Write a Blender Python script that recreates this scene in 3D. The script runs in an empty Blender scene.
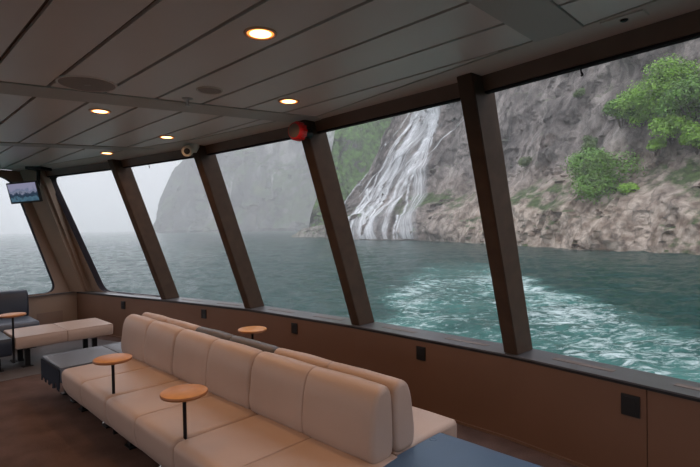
import bpy, bmesh, math, random
from mathutils import Vector, Matrix, noise
R = math.radians
random.seed(7)
COL = bpy.context.scene.collection
EYE = 1.74          # eye height above the deck
SILL = 0.692
CEIL = 2.716
SEA = EYE - 6.0

# ---------------------------------------------------------------- materials
def mat(name, color=(.5, .5, .5), rough=.5, metal=0.0, spec=.5, bump=0, bscale=50, var=0, vscale=3, emit=None, estr=0, coat=0):
    m = bpy.data.materials.new(name); m.use_nodes = True
    nt = m.node_tree; b = nt.nodes['Principled BSDF']
    b.inputs['Base Color'].default_value = (*color, 1)
    b.inputs['Roughness'].default_value = rough
    b.inputs['Metallic'].default_value = metal
    b.inputs['Specular IOR Level'].default_value = spec
    b.inputs['Coat Weight'].default_value = coat
    tc = nt.nodes.new('ShaderNodeTexCoord')
    if var:
        n = nt.nodes.new('ShaderNodeTexNoise'); n.inputs['Scale'].default_value = vscale; n.inputs['Detail'].default_value = 5
        nt.links.new(tc.outputs['Object'], n.inputs['Vector'])
        r = nt.nodes.new('ShaderNodeValToRGB')
        r.color_ramp.elements[0].position = .3; r.color_ramp.elements[1].position = .7
        r.color_ramp.elements[0].color = (*[c * (1 - var) for c in color], 1)
        r.color_ramp.elements[1].color = (*[min(1, c * (1 + var)) for c in color], 1)
        nt.links.new(n.outputs['Fac'], r.inputs['Fac']); nt.links.new(r.outputs['Color'], b.inputs['Base Color'])
    if bump:
        n = nt.nodes.new('ShaderNodeTexNoise'); n.inputs['Scale'].default_value = bscale; n.inputs['Detail'].default_value = 4
        nt.links.new(tc.outputs['Object'], n.inputs['Vector'])
        bp = nt.nodes.new('ShaderNodeBump'); bp.inputs['Strength'].default_value = bump; bp.inputs['Distance'].default_value = .01
        nt.links.new(n.outputs['Fac'], bp.inputs['Height']); nt.links.new(bp.outputs['Normal'], b.inputs['Normal'])
    if emit:
        b.inputs['Emission Color'].default_value = (*emit, 1); b.inputs['Emission Strength'].default_value = estr
    return m

CREAM = mat('cream_leather', (.39, .298, .25), .42, bump=.12, bscale=160, var=.05, vscale=2.5)
GREYL = mat('dark_grey_leather', (.075, .078, .09), .45, bump=.12, bscale=160, var=.06, vscale=2.5)
BLUEL = mat('blue_leather', (.05, .105, .19), .42, bump=.12, bscale=160, var=.08, vscale=2.5)
PALEB = mat('blue_grey_leather', (.085, .105, .14), .42, bump=.12, bscale=160, var=.06, vscale=2.5)
NAVY = mat('navy_leather', (.017, .025, .042), .4, bump=.12, bscale=160, var=.06, vscale=2.5)
BLACK = mat('black_metal', (.012, .012, .013), .4, metal=.6)
CHROME = mat('chrome', (.7, .7, .7), .15, metal=1)
BLKPL = mat('black_plastic', (.008, .008, .009), .45)
WOODT = mat('table_wood', (.50, .235, .07), .4, spec=.3, var=.12, vscale=14)
WOODE = mat('table_edge', (.30, .12, .04), .4)
CEILM = mat('ceiling_panel', (.80, .745, .72), .33, spec=.6, var=.03, vscale=1.2)
CEILD = mat('ceiling_joint', (.17, .14, .12), .7)
CORN = mat('ceiling_margin', (.62, .58, .54), .5)
BEAMM = mat('ceiling_strip', (.52, .51, .49), .5)
POSTM = mat('post_brown', (.062, .038, .025), .5, spec=.25, var=.18, vscale=9)
HEADM = mat('header_brown', (.13, .078, .052), .42, var=.1, vscale=6)
WALLM = mat('wall_brown', (.15, .084, .055), .5, var=.05, vscale=2)
WALLF = mat('wall_taupe', (.28, .20, .15), .42, var=.06, vscale=2)
SILLM = mat('sill_slate', (.075, .078, .085), .28, var=.1, vscale=7)
SILLB = mat('sill_vent', (.11, .085, .075), .4)
BASEM = mat('base_trim', (.16, .10, .07), .4)
RUBBER = mat('window_rubber', (.02, .016, .02), .8, spec=.15)
GREYV = mat('grey_vinyl', (.12, .115, .12), .4, var=.1, vscale=2)
WHITEP = mat('white_plastic', (.62, .60, .56), .4)
GRILLE = mat('speaker_grille', (.36, .325, .31), .6, bump=.5, bscale=400)
REDP = mat('red_plastic', (.75, .02, .02), .3)
GREYP = mat('grey_plastic', (.19, .15, .13), .5)
STEEL = mat('steel', (.5, .5, .5), .3, metal=.9)
LENS = mat('lamp_lens', (1, .8, .6), .4, emit=(1, .50, .19), estr=6)
LENSR = mat('lamp_rim', (1, .6, .3), .4, emit=(1, .28, .05), estr=1.4)
RINGM = mat('lamp_ring', (.7, .45, .3), .35)

def carpet_mat():
    m = mat('carpet', (.13, .075, .060), .95, spec=.1)
    nt = m.node_tree; b = nt.nodes['Principled BSDF']; tc = nt.nodes.new('ShaderNodeTexCoord')
    n1 = nt.nodes.new('ShaderNodeTexNoise'); n1.inputs['Scale'].default_value = 3.5; n1.inputs['Detail'].default_value = 6
    n2 = nt.nodes.new('ShaderNodeTexNoise'); n2.inputs['Scale'].default_value = 120; n2.inputs['Detail'].default_value = 3
    nt.links.new(tc.outputs['Object'], n1.inputs['Vector']); nt.links.new(tc.outputs['Object'], n2.inputs['Vector'])
    a = nt.nodes.new('ShaderNodeMath'); a.operation = 'ADD'
    nt.links.new(n1.outputs['Fac'], a.inputs[0]); nt.links.new(n2.outputs['Fac'], a.inputs[1])
    r = nt.nodes.new('ShaderNodeValToRGB'); r.color_ramp.elements[0].position = .75; r.color_ramp.elements[1].position = 1.25
    r.color_ramp.elements[0].color = (.068, .047, .043, 1); r.color_ramp.elements[1].color = (.125, .085, .076, 1)
    d = nt.nodes.new('ShaderNodeMath'); d.operation = 'MULTIPLY'; d.inputs[1].default_value = 1.0
    nt.links.new(a.outputs[0], d.inputs[0])
    mr = nt.nodes.new('ShaderNodeMapRange'); mr.inputs['From Min'].default_value = .75; mr.inputs['From Max'].default_value = 1.25
    nt.links.new(d.outputs[0], mr.inputs['Value']); nt.links.new(mr.outputs['Result'], r.inputs['Fac'])
    r.color_ramp.elements[0].position = 0; r.color_ramp.elements[1].position = 1
    nt.links.new(r.outputs['Color'], b.inputs['Base Color'])
    bp = nt.nodes.new('ShaderNodeBump'); bp.inputs['Strength'].default_value = .5; bp.inputs['Distance'].default_value = .004
    nt.links.new(n2.outputs['Fac'], bp.inputs['Height']); nt.links.new(bp.outputs['Normal'], b.inputs['Normal'])
    return m
CARPET = carpet_mat()

def glass_mat():
    m = bpy.data.materials.new('window_glass'); m.use_nodes = True; nt = m.node_tree
    for n in list(nt.nodes): nt.nodes.remove(n)
    o = nt.nodes.new('ShaderNodeOutputMaterial'); mx = nt.nodes.new('ShaderNodeMixShader')
    t = nt.nodes.new('ShaderNodeBsdfTransparent'); t.inputs['Color'].default_value = (.97, .985, .98, 1)
    g = nt.nodes.new('ShaderNodeBsdfGlossy'); g.inputs['Roughness'].default_value = .02
    lw = nt.nodes.new('ShaderNodeLayerWeight'); lw.inputs['Blend'].default_value = .5
    pw = nt.nodes.new('ShaderNodeMath'); pw.operation = 'POWER'; pw.inputs[1].default_value = 5
    f = nt.nodes.new('ShaderNodeMath'); f.operation = 'MULTIPLY_ADD'; f.inputs[1].default_value = .6; f.inputs[2].default_value = .018
    nt.links.new(lw.outputs['Facing'], pw.inputs[0]); nt.links.new(pw.outputs[0], f.inputs[0])
    nt.links.new(f.outputs[0], mx.inputs['Fac']); nt.links.new(t.outputs[0], mx.inputs[1]); nt.links.new(g.outputs[0], mx.inputs[2])
    nt.links.new(mx.outputs[0], o.inputs['Surface'])
    return m
GLASS = glass_mat()

# ---------------------------------------------------------------- mesh helpers
def link(name, bm, m, parent=None, smooth=False, angle=None):
    me = bpy.data.meshes.new(name)
    bmesh.ops.recalc_face_normals(bm, faces=bm.faces)
    bm.to_mesh(me); bm.free()
    for mm in (m if isinstance(m, (list, tuple)) else [m]): me.materials.append(mm)
    if smooth:
        for p in me.polygons: p.use_smooth = len(p.vertices) < 6
        if angle: me.set_sharp_from_angle(angle=R(angle))
    o = bpy.data.objects.new(name, me); COL.objects.link(o)
    if parent: o.parent = parent
    return o
def struct(o): o['kind'] = 'structure'; return o
def tag(o, label, cat, group=None, kind=None):
    o['label'] = label; o['category'] = cat
    if group: o['group'] = group
    if kind: o['kind'] = kind
    return o
def empty(name, loc, rz=0):
    o = bpy.data.objects.new(name, None); COL.objects.link(o); o.empty_display_size = .1
    o.location = loc; o.rotation_euler = (0, 0, rz); return o
def copy_tree(o, parent=None):
    c = o.copy(); COL.objects.link(c); c.parent = parent
    for ch in o.children: copy_tree(ch, c)
    return c
def box(bm, x0, x1, y0, y1, z0, z1, bev=0, mi=0):
    vs = [bm.verts.new((x, y, z)) for x in (x0, x1) for y in (y0, y1) for z in (z0, z1)]
    q = [(0, 1, 3, 2), (4, 6, 7, 5), (0, 4, 5, 1), (2, 3, 7, 6), (0, 2, 6, 4), (1, 5, 7, 3)]
    fs = [bm.faces.new([vs[i] for i in f]) for f in q]
    for f in fs: f.material_index = mi
    if bev:
        bmesh.ops.recalc_face_normals(bm, faces=fs)
        es = list({e for f in fs for e in f.edges})
        bmesh.ops.bevel(bm, geom=es, offset=bev, segments=2, affect='EDGES', profile=.6)
def hexa(bm, p, mi=0):
    """8 points: bottom ring of four, top ring of four"""
    vs = [bm.verts.new(q) for q in p]
    for f in [(3, 2, 1, 0), (4, 5, 6, 7), (0, 1, 5, 4), (1, 2, 6, 5), (2, 3, 7, 6), (3, 0, 4, 7)]:
        bm.faces.new([vs[i] for i in f]).material_index = mi
def prism(bm, poly, z0, z1, mi=0):
    a = [bm.verts.new((p[0], p[1], z0)) for p in poly]; b = [bm.verts.new((p[0], p[1], z1)) for p in poly]
    n = len(poly); fs = [bm.faces.new(a), bm.faces.new(b)]
    for i in range(n): fs.append(bm.faces.new((a[i], a[(i + 1) % n], b[(i + 1) % n], b[i])))
    for f in fs: f.material_index = mi
def lathe(bm, prof, n=32, M=None, mi=0):
    """prof: (radius, z) from one end to the other; closed with caps"""
    rings = []
    for r, z in prof:
        rings.append([bm.verts.new((r * math.cos(2 * math.pi * k / n), r * math.sin(2 * math.pi * k / n), z)) for k in range(n)])
    fs = []
    for a, b in zip(rings, rings[1:]):
        for k in range(n): fs.append(bm.faces.new((a[k], a[(k + 1) % n], b[(k + 1) % n], b[k])))
    fs.append(bm.faces.new(rings[0])); fs.append(bm.faces.new(rings[-1]))
    for f in fs: f.material_index = mi
    if M is not None: bmesh.ops.transform(bm, matrix=M, verts=[v for r in rings for v in r])
def tube(bm, p, q, r, n=12):
    p = Vector(p); q = Vector(q); d = q - p
    M = Matrix.Translation(p) @ d.to_track_quat('Z', 'Y').to_matrix().to_4x4()
    lathe(bm, [(r, 0), (r, d.length)], n, M)

# sofa frame: la runs along the sofa rows, ld across them towards the windows
O = Vector((-1.078, 2.972)); A = Vector((-.712, .702)); D = Vector((.702, .712))
ROT = math.atan2(-.702, .712)
def W(la, ld): return O + A * la + D * ld
def W3(la, ld, z): p = W(la, ld); return (p.x, p.y, z)

# ---------------------------------------------------------------- room shell
S = [(4.5, -2.6), (4.04, -.80), (3.32, .87), (2.39, 2.41), (1.25, 3.86), (.02, 5.10), (-1.375, 6.30), (-2.84, 7.26), (-4.80, 8.44)]
T = [(3.75, -2.7), (3.32, -1.15), (2.68, .32), (1.896, 1.716), (.756, 3.166), (-.437, 4.42), (-1.805, 5.628), (-3.275, 6.655), (-5.20, 7.77)]
S = [Vector(p) for p in S]; T = [Vector(p) for p in T]
def offs(P, o):
    out = []
    for i in range(len(P)):
        ns = []
        for j in (i - 1, i):
            if 0 <= j < len(P) - 1:
                u = (P[j + 1] - P[j]).normalized(); ns.append(Vector((u.y, -u.x)))
        n = sum(ns, Vector((0, 0))).normalized()
        if n.dot(Vector((.6, .7))) < 0 and i > 2: n = -n
        k = 1 / max(.5, n.dot(ns[0] if n.dot(ns[0]) > 0 else -ns[0]))
        out.append(P[i] + n * o * k)
    return out
def chk():
    u = (S[5] - S[4]).normalized(); n = Vector((u.y, -u.x)); return n.dot(Vector((.7, .7))) > 0
SG = 1 if chk() else -1
def off(P, o):
    out = []
    for i in range(len(P)):
        ns = []
        for j in (i - 1, i):
            if 0 <= j < len(P) - 1:
                u = (P[j + 1] - P[j]).normalized(); ns.append(Vector((u.y, -u.x)) * SG)
        n = sum(ns, Vector((0, 0))).normalized()
        out.append(P[i] + n * (o / n.dot(ns[0])))
    return out
def P3(p, z): return (p.x, p.y, z)
C = S[-1]; LU = Vector((-.58, -.814)).normalized(); LN = Vector((-.814, .58)).normalized()   # front wall direction and outward normal

# deck
bm = bmesh.new()
deck = [W(-9, -6.5), W(-9, 1.0)] + off(S, .05) + [C + LU * 8.0 + LN * .05]
prism(bm, [(p.x, p.y) for p in deck], -.06, 0.0)
struct(link('floor', bm, CARPET))
bm = bmesh.new()
g = [W(4.03, -5.5), W(4.03, 1.80), W(6.2, 1.05), C + LU * .2 - LN * .05, C + LU * 6.8 - LN * .05]
prism(bm, [(p.x, p.y) for p in g], 0.0, .004)
struct(link('floor', bm, GREYV))

# side wall below the windows, in panels with narrow joints
bm = bmesh.new()
Wi = off(S, .02); Wo = off(S, .10); Wm = off(S, .035)
for i in range(len(S) - 1):
    cuts = [0, .46, 1.0] if i == 3 else [0, 1.0]
    for c0, c1 in zip(cuts, cuts[1:]):
        e = .0016
        a0 = Wi[i].lerp(Wi[i + 1], c0 + (e if c0 else 0)); a1 = Wi[i].lerp(Wi[i + 1], c1 - (e if c1 < 1 else 0))
        b0 = Wo[i].lerp(Wo[i + 1], c0); b1 = Wo[i].lerp(Wo[i + 1], c1)
        hexa(bm, [P3(a0, 0), P3(a1, 0), P3(b1, 0), P3(b0, 0), P3(a0, SILL - .035), P3(a1, SILL - .035), P3(b1, SILL - .035), P3(b0, SILL - .035)])
struct(link('wall_right', bm, WALLM))
bm = bmesh.new()
Bi = off(S, .008); Bo = off(S, .02)
for i in range(len(S) - 1):
    hexa(bm, [P3(Bi[i], 0), P3(Bi[i + 1], 0), P3(Bo[i + 1], 0), P3(Bo[i], 0), P3(Bi[i], .022), P3(Bi[i + 1], .022), P3(Bo[i + 1], .022), P3(Bo[i], .022)])
struct(link('baseboard_right', bm, BASEM))
# sill
bm = bmesh.new()
Si = off(S, 0); So = off(S, .31)
for i in range(len(S) - 1):
    hexa(bm, [P3(Si[i], SILL - .012), P3(Si[i + 1], SILL - .012), P3(So[i + 1], SILL - .012), P3(So[i], SILL - .012),
              P3(Si[i], SILL), P3(Si[i + 1], SILL), P3(So[i + 1], SILL), P3(So[i], SILL)])
    hexa(bm, [P3(Wi[i], SILL - .035), P3(Wi[i + 1], SILL - .035), P3(Wo[i + 1], SILL - .035), P3(Wo[i], SILL - .035),
              P3(Wi[i], SILL - .012), P3(Wi[i + 1], SILL - .012), P3(Wo[i + 1], SILL - .012), P3(Wo[i], SILL - .012)], 1)  # strip under the sill coloured black for the shadow line below its edge
sill = struct(link('trim_1', bm, [SILLM, BLKPL]))
# air slots let into the sill, two to a bay
Va = off(S, .13); Vb = off(S, .19)
for i in range(2, len(S) - 1):
    for c0, c1 in ((.16, .40), (.60, .84)):
        bm = bmesh.new()
        q = [Va[i].lerp(Va[i + 1], c0), Va[i].lerp(Va[i + 1], c1), Vb[i].lerp(Vb[i + 1], c1), Vb[i].lerp(Vb[i + 1], c0)]
        hexa(bm, [P3(p, SILL - .002) for p in q] + [P3(p, SILL + .003) for p in q])
        link('vent_strip', bm, SILLB, sill)

# posts
tn = 2
for i in range(1, len(S) - 1):
    u = ((S[i + 1] - S[i]).normalized() + (S[i] - S[i - 1]).normalized()).normalized(); n = Vector((u.y, -u.x)) * SG
    b = S[i] + n * .03; t = T[i]
    w = .06; dp = .25
    bm = bmesh.new()
    ring = lambda c, z: [P3(c - u * w, z), P3(c + u * w, z), P3(c + u * w + n * dp, z), P3(c - u * w + n * dp, z)]
    hexa(bm, ring(b, SILL) + ring(t, CEIL))
    bmesh.ops.recalc_face_normals(bm, faces=bm.faces)
    bmesh.ops.bevel(bm, geom=list(bm.edges), offset=.006, segments=2, affect='EDGES')
    struct(link('trim_%d' % tn, bm, POSTM)); tn += 1

# headers over each window and panes
Th = off(T, .12); Sh = off(S, .15); Tg = off(T, .165); Sg = off(S, .285)
HB = 2.622; f = (CEIL - HB) / (CEIL - SILL)
for i in range(len(S) - 1):
    bm = bmesh.new()
    a0, a1 = Th[i], Th[i + 1]; b0, b1 = Th[i].lerp(Sh[i], f), Th[i + 1].lerp(Sh[i + 1], f)
    c0, c1 = Tg[i] + (Tg[i] - Th[i]) * .3, Tg[i + 1] + (Tg[i + 1] - Th[i + 1]) * .3; d0, d1 = Tg[i].lerp(Sg[i], f) , Tg[i + 1].lerp(Sg[i + 1], f)
    hexa(bm, [P3(b0, HB), P3(b1, HB), P3(d1, HB + .0), P3(d0, HB + .0), P3(a0, CEIL + .015), P3(a1, CEIL + .015), P3(c1, CEIL + .015), P3(c0, CEIL + .015)])
    hd = struct(link('trim_%d' % tn, bm, HEADM)); tn += 1
    # black rubber lip under the header
    bm = bmesh.new()
    m0, m1 = b0.lerp(d0, .15), b1.lerp(d1, .15)
    hexa(bm, [P3(m0, HB - .014), P3(m1, HB - .014), P3(d1, HB - .014), P3(d0, HB - .014), P3(m0, HB), P3(m1, HB), P3(d1, HB), P3(d0, HB)])
    link('rubber_lip', bm, RUBBER, hd)

# front-most side bay: panel with a rounded opening
def panel_with_hole(name, fn, outer, hole, rad, o0, o1, m, mrub):
    """fn(u,z,off)->xyz; outer=(u0,u1,z0,z1); hole = four (u,z) corners, counter-clockwise; o0 inner face, o1 outer face"""
    pts = []; src = []
    n = 10
    for k in range(4):
        p = Vector(hole[k]); a = (Vector(hole[k - 1]) - p).normalized(); b = (Vector(hole[(k + 1) % 4]) - p).normalized()
        r = rad[k]
        s = p + a * r; e = p + b * r
        for j in range(n + 1):
            t = j / n; pts.append((s * (1 - t) ** 2 + p * 2 * t * (1 - t) + e * t * t)); src.append((k, t))
    oc = [Vector(p) for p in outer]
    # outer ring points: corner k of hole maps to the outer corner, arms project to the sides
    outp = []
    for (k, t), p in zip(src, pts):
        c = oc[k]
        if t < .5: pr = oc[k - 1]; q = c.lerp(pr, .0); tt = (0.5 - t) * 2
        else: pr = oc[(k + 1) % 4]; tt = (t - .5) * 2
        q = c.lerp(pr, .12 * tt); outp.append(q)
    bm = bmesh.new(); N = len(pts)
    rings = []
    for off_, ring in ((o0, outp), (o0, pts), (o1, pts), (o1, outp)):
        rings.append([bm.verts.new(fn(p.x, p.y, off_)) for p in ring])
    for a, b, mi in ((0, 1, 0), (1, 2, 1), (2, 3, 0), (3, 0, 0)):
        for k in range(N):
            try: bm.faces.new((rings[a][k], rings[a][(k + 1) % N], rings[b][(k + 1) % N], rings[b][k])).material_index = mi
            except ValueError: pass
    return struct(link(name, bm, [m, mrub]))

U1 = (S[8] - S[7]).normalized(); N1 = Vector((U1.y, -U1.x)) * SG
lean1 = (S[7] - T[7]).dot(N1) + .03
def fn1(u, z, o): q = S[7] + U1 * u + N1 * (o - lean1 * (z - SILL) / (CEIL - SILL)); return (q.x, q.y, z)
panel_with_hole('wall_corner', fn1, [(.02, SILL), (2.06, SILL), (2.06, CEIL + .01), (.02, CEIL + .01)],
                [(.06, SILL + .002), (1.82, SILL + .002), (1.985, 2.62), (.06, 2.62)], [.02, .16, .14, .02], .16, .27, WALLF, RUBBER)
def fnL(u, z, o): q = C + LU * u + LN * o; return (q.x, q.y, z)
panel_with_hole('wall_left', fnL, [(.03, SILL), (3.0, SILL), (3.0, CEIL + .01), (.70, CEIL + .01)],
                [(.27, .71), (2.6, .71), (2.6, 2.63), (.90, 2.63)], [.20, .2, .2, .26], .05, .14, WALLF, RUBBER)
panel_with_hole('wall_left', fnL, [(3.0, SILL), (7.6, SILL), (7.6, CEIL + .01), (3.0, CEIL + .01)],
                [(3.3, .71), (7.2, .71), (7.2, 2.63), (3.3, 2.63)], [.20, .2, .2, .2], .05, .14, WALLF, RUBBER)
bm = bmesh.new()
q = [C - LU * .14 + LN * .05, C + LU * 7.6 + LN * .05, C + LU * 7.6 + LN * .14, C - LU * .14 + LN * .14]
hexa(bm, [P3(p, 0) for p in q] + [P3(p, SILL - .012) for p in q])
struct(link('wall_left', bm, WALLF))
bm = bmesh.new()
q = [C + LU * .0 + LN * .0, C + LU * 7.6 + LN * .0, C + LU * 7.6 + LN * .13, C + LN * .16]
hexa(bm, [P3(p, SILL - .012) for p in q] + [P3(p, SILL) for p in q])
struct(link('trim_%d' % tn, bm, SILLM)); tn += 1
# chamfered corner pillar between the two window walls
bm = bmesh.new()
cb = [Vector((-4.93, 8.42)), Vector((-4.57, 8.34)), Vector((-4.52, 8.56)), Vector((-4.98, 8.62))]
ct = [Vector((-5.20, 7.64)), Vector((-4.845, 7.56)), Vector((-4.80, 7.80)), Vector((-5.28, 7.86))]
hexa(bm, [P3(p, SILL) for p in cb] + [P3(p, CEIL + .01) for p in ct])
bmesh.ops.recalc_face_normals(bm, faces=bm.faces)
bmesh.ops.bevel(bm, geom=[e for e in bm.edges if abs(e.verts[0].co.z - e.verts[1].co.z) > 1], offset=.05, segments=4, affect='EDGES')
struct(link('wall_corner', bm, WALLF, smooth=True, angle=40))

# glass
wn = 1
for i in range(len(S) - 1):
    bm = bmesh.new()
    a0, a1 = Sg[i], Sg[i + 1]; t0, t1 = Tg[i], Tg[i + 1]
    th = .008
    n = ((a1 - a0).normalized()); n = Vector((n.y, -n.x)) * SG * th
    hexa(bm, [P3(a0, SILL), P3(a1, SILL), P3(a1 + n, SILL), P3(a0 + n, SILL), P3(t0, CEIL), P3(t1, CEIL), P3(t1 + n, CEIL), P3(t0 + n, CEIL)])
    struct(link('window_%d' % wn, bm, GLASS)); wn += 1
for u0, u1 in ((.05, 2.8), (3.1, 7.4)):
    bm = bmesh.new()
    uc = u0 + (.70 if u0 < 1 else 0)
    hexa(bm, [fnL(u0, SILL, .10), fnL(u1, SILL, .10), fnL(u1, SILL, .108), fnL(u0, SILL, .108),
              fnL(uc, CEIL, .10), fnL(u1, CEIL, .10), fnL(u1, CEIL, .108), fnL(uc, CEIL, .108)])
    struct(link('window_%d' % wn, bm, GLASS)); wn += 1

# ---------------------------------------------------------------- ceiling
def clip(poly, p0, nrm):
    out = []
    for i in range(len(poly)):
        a = poly[i]; b = poly[(i + 1) % len(poly)]
        da = (a[0] - p0[0]) * nrm[0] + (a[1] - p0[1]) * nrm[1]; db = (b[0] - p0[0]) * nrm[0] + (b[1] - p0[1]) * nrm[1]
        if da >= 0: out.append(a)
        if (da >= 0) != (db >= 0):
            t = da / (da - db); out.append((a[0] + (b[0] - a[0]) * t, a[1] + (b[1] - a[1]) * t))
    return out
def clip_convex(poly, conv):
    cx = sum(p[0] for p in conv) / len(conv); cy = sum(p[1] for p in conv) / len(conv)
    for i in range(len(conv)):
        a = conv[i]; b = conv[(i + 1) % len(conv)]
        n = (-(b[1] - a[1]), b[0] - a[0])
        if (cx - a[0]) * n[0] + (cy - a[1]) * n[1] < 0: n = (-n[0], -n[1])
        poly = clip(poly, a, n)
        if len(poly) < 3: return []
    return poly
wl = lambda ld: 6.49 + .16 * (ld - 1.28) - .12     # front wall in la
secs = [
    [(-1.735, -6.4), (2.43, -6.4), (.365, 1.50), (-1.735, 1.19)],
    [(2.79, -6.4), (wl(-6.4) - .2, -6.4), (wl(-5.4), -5.4), (wl(-4.6), -4.6), (2.93, 1.0), (1.97, 1.235), (.715, 1.345)],
    [(wl(-4.2), -4.2), (wl(.35), .35), (5.46, .54), (3.95, .86), (3.22, .92)],
    [(-1.995, -6.4), (-1.995, 1.19), (-2.33, 1.13), (-4.2, .25), (-7, -2.0), (-8.8, -4), (-8.8, -6.4)],
]
bm = bmesh.new()
PW = .330
for sec in secs:
    for k in range(-20, 6):
        y0 = -.11 + k * PW + .012; y1 = y0 + PW - .024
        poly = clip_convex([(-12, y0), (12, y0), (12, y1), (-12, y1)], sec)
        if len(poly) > 2:
            q = [W(*p) for p in poly]
            # raised lip along each joint
            prism(bm, [(p.x, p.y) for p in q], CEIL, CEIL + .02)
pan = bm
bm = pan
roof = [W(-9, -6.5), W(-9, -3.2)] + off(T, .20) + [C + LU * .55 + LN * .10, C + LU * 8.0 + LN * .10]
prism(bm, [(p.x, p.y) for p in roof], CEIL + .02, CEIL + .06, 1)
struct(link('ceiling', bm, [CEILM, CEILD]))
# flat margin between the panels and the window headers
bm = bmesh.new()
g = .016
def edge(*p): return [W(a, b + g) for a, b in p]
outer = off(T, .14)
inner_r = edge((-7.0, -2.0), (-4.2, .25), (-2.33, 1.13), (-1.865, 1.21), (-1.735, 1.19), (.365, 1.50), (.715, 1.345), (1.97, 1.235), (2.93, 1.0), (3.22, .92), (3.95, .86), (5.46, .54), (wl(.35) + .06, .35))
poly = inner_r + [C + LU * .75 + LN * .06] + list(reversed(outer))
vs = [bm.verts.new(P3(p, CEIL - .002)) for p in poly]; vt = [bm.verts.new(P3(p, CEIL + .018)) for p in poly]
f1 = bm.faces.new(vs); f2 = bm.faces.new(vt)
for i in range(len(vs)): bm.faces.new((vs[i], vs[(i + 1) % len(vs)], vt[(i + 1) % len(vs)], vt[i]))
bmesh.ops.triangulate(bm, faces=[f1, f2])
struct(link('trim_%d' % tn, bm, CORN)); tn += 1
# cover strips crossing the ceiling
for poly in ([(-1.99, -6.4), (-1.99, 1.20), (-1.74, 1.21), (-1.74, -6.4)],
             [(2.44, -6.4), (.37, 1.52), (.40, 1.60), (.60, 1.62), (.715, 1.36), (2.78, -6.4)],
             [(wl(-4.6), -4.58), (2.935, 1.0), (2.90, 1.16), (3.06, 1.12), (3.20, .94), (wl(-4.25), -4.2)]):
    bm = bmesh.new()
    prism(bm, [tuple(W(*p)) for p in poly], CEIL - .008, CEIL + .018)
    struct(link('trim_%d' % tn, bm, BEAMM)); tn += 1

# ---------------------------------------------------------------- seating
def catmull(pts, n=4):
    out = []
    for i in range(len(pts)):
        p0, p1, p2, p3 = [Vector(pts[(i + k - 1) % len(pts)]) for k in range(4)]
        for j in range(n):
            t = j / n
            out.append(.5 * ((2 * p1) + (-p0 + p2) * t + (2 * p0 - 5 * p1 + 4 * p2 - p3) * t * t + (-p0 + 3 * p1 - 3 * p2 + p3) * t ** 3))
    return out
def cushion(prof, length, seams=(0,), er=.035, smooth_n=3, wob=.0):
    """closed (y,z) profile extruded along x with rounded ends and stitched seams"""
    P = catmull(prof, smooth_n); n = len(P)
    nor = []
    area = sum(P[i].x * P[(i + 1) % n].y - P[(i + 1) % n].x * P[i].y for i in range(n))
    sg = 1 if area > 0 else -1
    for i in range(n):
        t = (P[(i + 1) % n] - P[i - 1]).normalized(); nor.append(Vector((-t.y, t.x)) * sg)   # inward
    st = []
    h = length / 2
    for k in range(5):
        a = k / 4 * math.pi / 2
        st.append((-h + er * (1 - math.sin(a)), er * (1 - math.cos(a))))
    st = [(-h + er * (1 - math.cos(k / 5 * math.pi / 2)), er * (1 - math.sin(k / 5 * math.pi / 2))) for k in range(6)]
    mid = []
    xs = sorted(list(seams))
    segs = [-h + er] + xs + [h - er]
    for s0, s1 in zip(segs, segs[1:]):
        for k in range(1, 8):
            t = k / 8; mid.append((s0 + (s1 - s0) * t, -.003 * math.sin(math.pi * t)))
        if s1 in xs:
            mid += [(s1 - .012, .0005), (s1 - .005, .0035), (s1 - .002, .013), (s1 + .002, .013), (s1 + .005, .0035), (s1 + .012, .0005)]
    end = [(-x, d) for x, d in reversed(st)]
    sta = sorted(st + mid + end)
    bm = bmesh.new(); rings = []
    for x, d in sta:
        ring = []
        for p, nn in zip(P, nor):
            q = p + nn * d
            w = wob * noise.noise(Vector((x * 7 + length, q.x * 7, q.y * 7))) if wob else 0
            q = q - nn * w
            ring.append(bm.verts.new((x, q.x, q.y)))
        rings.append(ring)
    for a, b in zip(rings, rings[1:]):
        for k in range(n): bm.faces.new((a[k], a[(k + 1) % n], b[(k + 1) % n], b[k]))
    bm.faces.new(rings[0]); bm.faces.new(rings[-1])
    return bm
def seat_prof(y1, z0=.17, zt=.425, fr=0):
    return [(a + fr * max(0, 1 - a / .3), b) for a, b in seat_prof0(y1, z0, zt)]
def seat_prof0(y1, z0=.17, zt=.425):
    return [(y1, z0 + .02), (y1 * .5, z0 - .01), (.12, z0 - .02), (.045, z0), (.005, z0 + .05), (-.022, z0 + .12), (-.03, zt - .055), (-.018, zt - .02), (.015, zt - .002),
            (.10, zt), (y1 * .5, zt), (y1 - .05, zt), (y1, zt - .02), (y1 + .004, (zt + z0) / 2)]
BACKP = [(.583, .50), (.586, .56), (.60, .68), (.618, .755), (.645, .805), (.69, .83), (.735, .828), (.765, .79), (.775, .72), (.78, .60), (.78, .51), (.772, .45), (.745, .412), (.68, .402), (.615, .412), (.590, .445)]
def leg(x, y, z1, parent, foot=False):
    bm = bmesh.new()
    box(bm, x - .03, x + .03, y - .025, y + .025, .012, z1, .004)
    box(bm, x - .06, x + .06, y - .04, y + .05, .0, .012, .003)
    l = link('leg', bm, BLACK, parent)
    if not foot: return l
    bm = bmesh.new(); lathe(bm, [(.016, 0), (.018, .008), (.010, .018), (.010, .03)], 14, Matrix.Translation((x - .045, y - .02, .012)))
    link('levelling_foot', bm, CHROME, l, smooth=True, angle=40)
    return l
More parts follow.
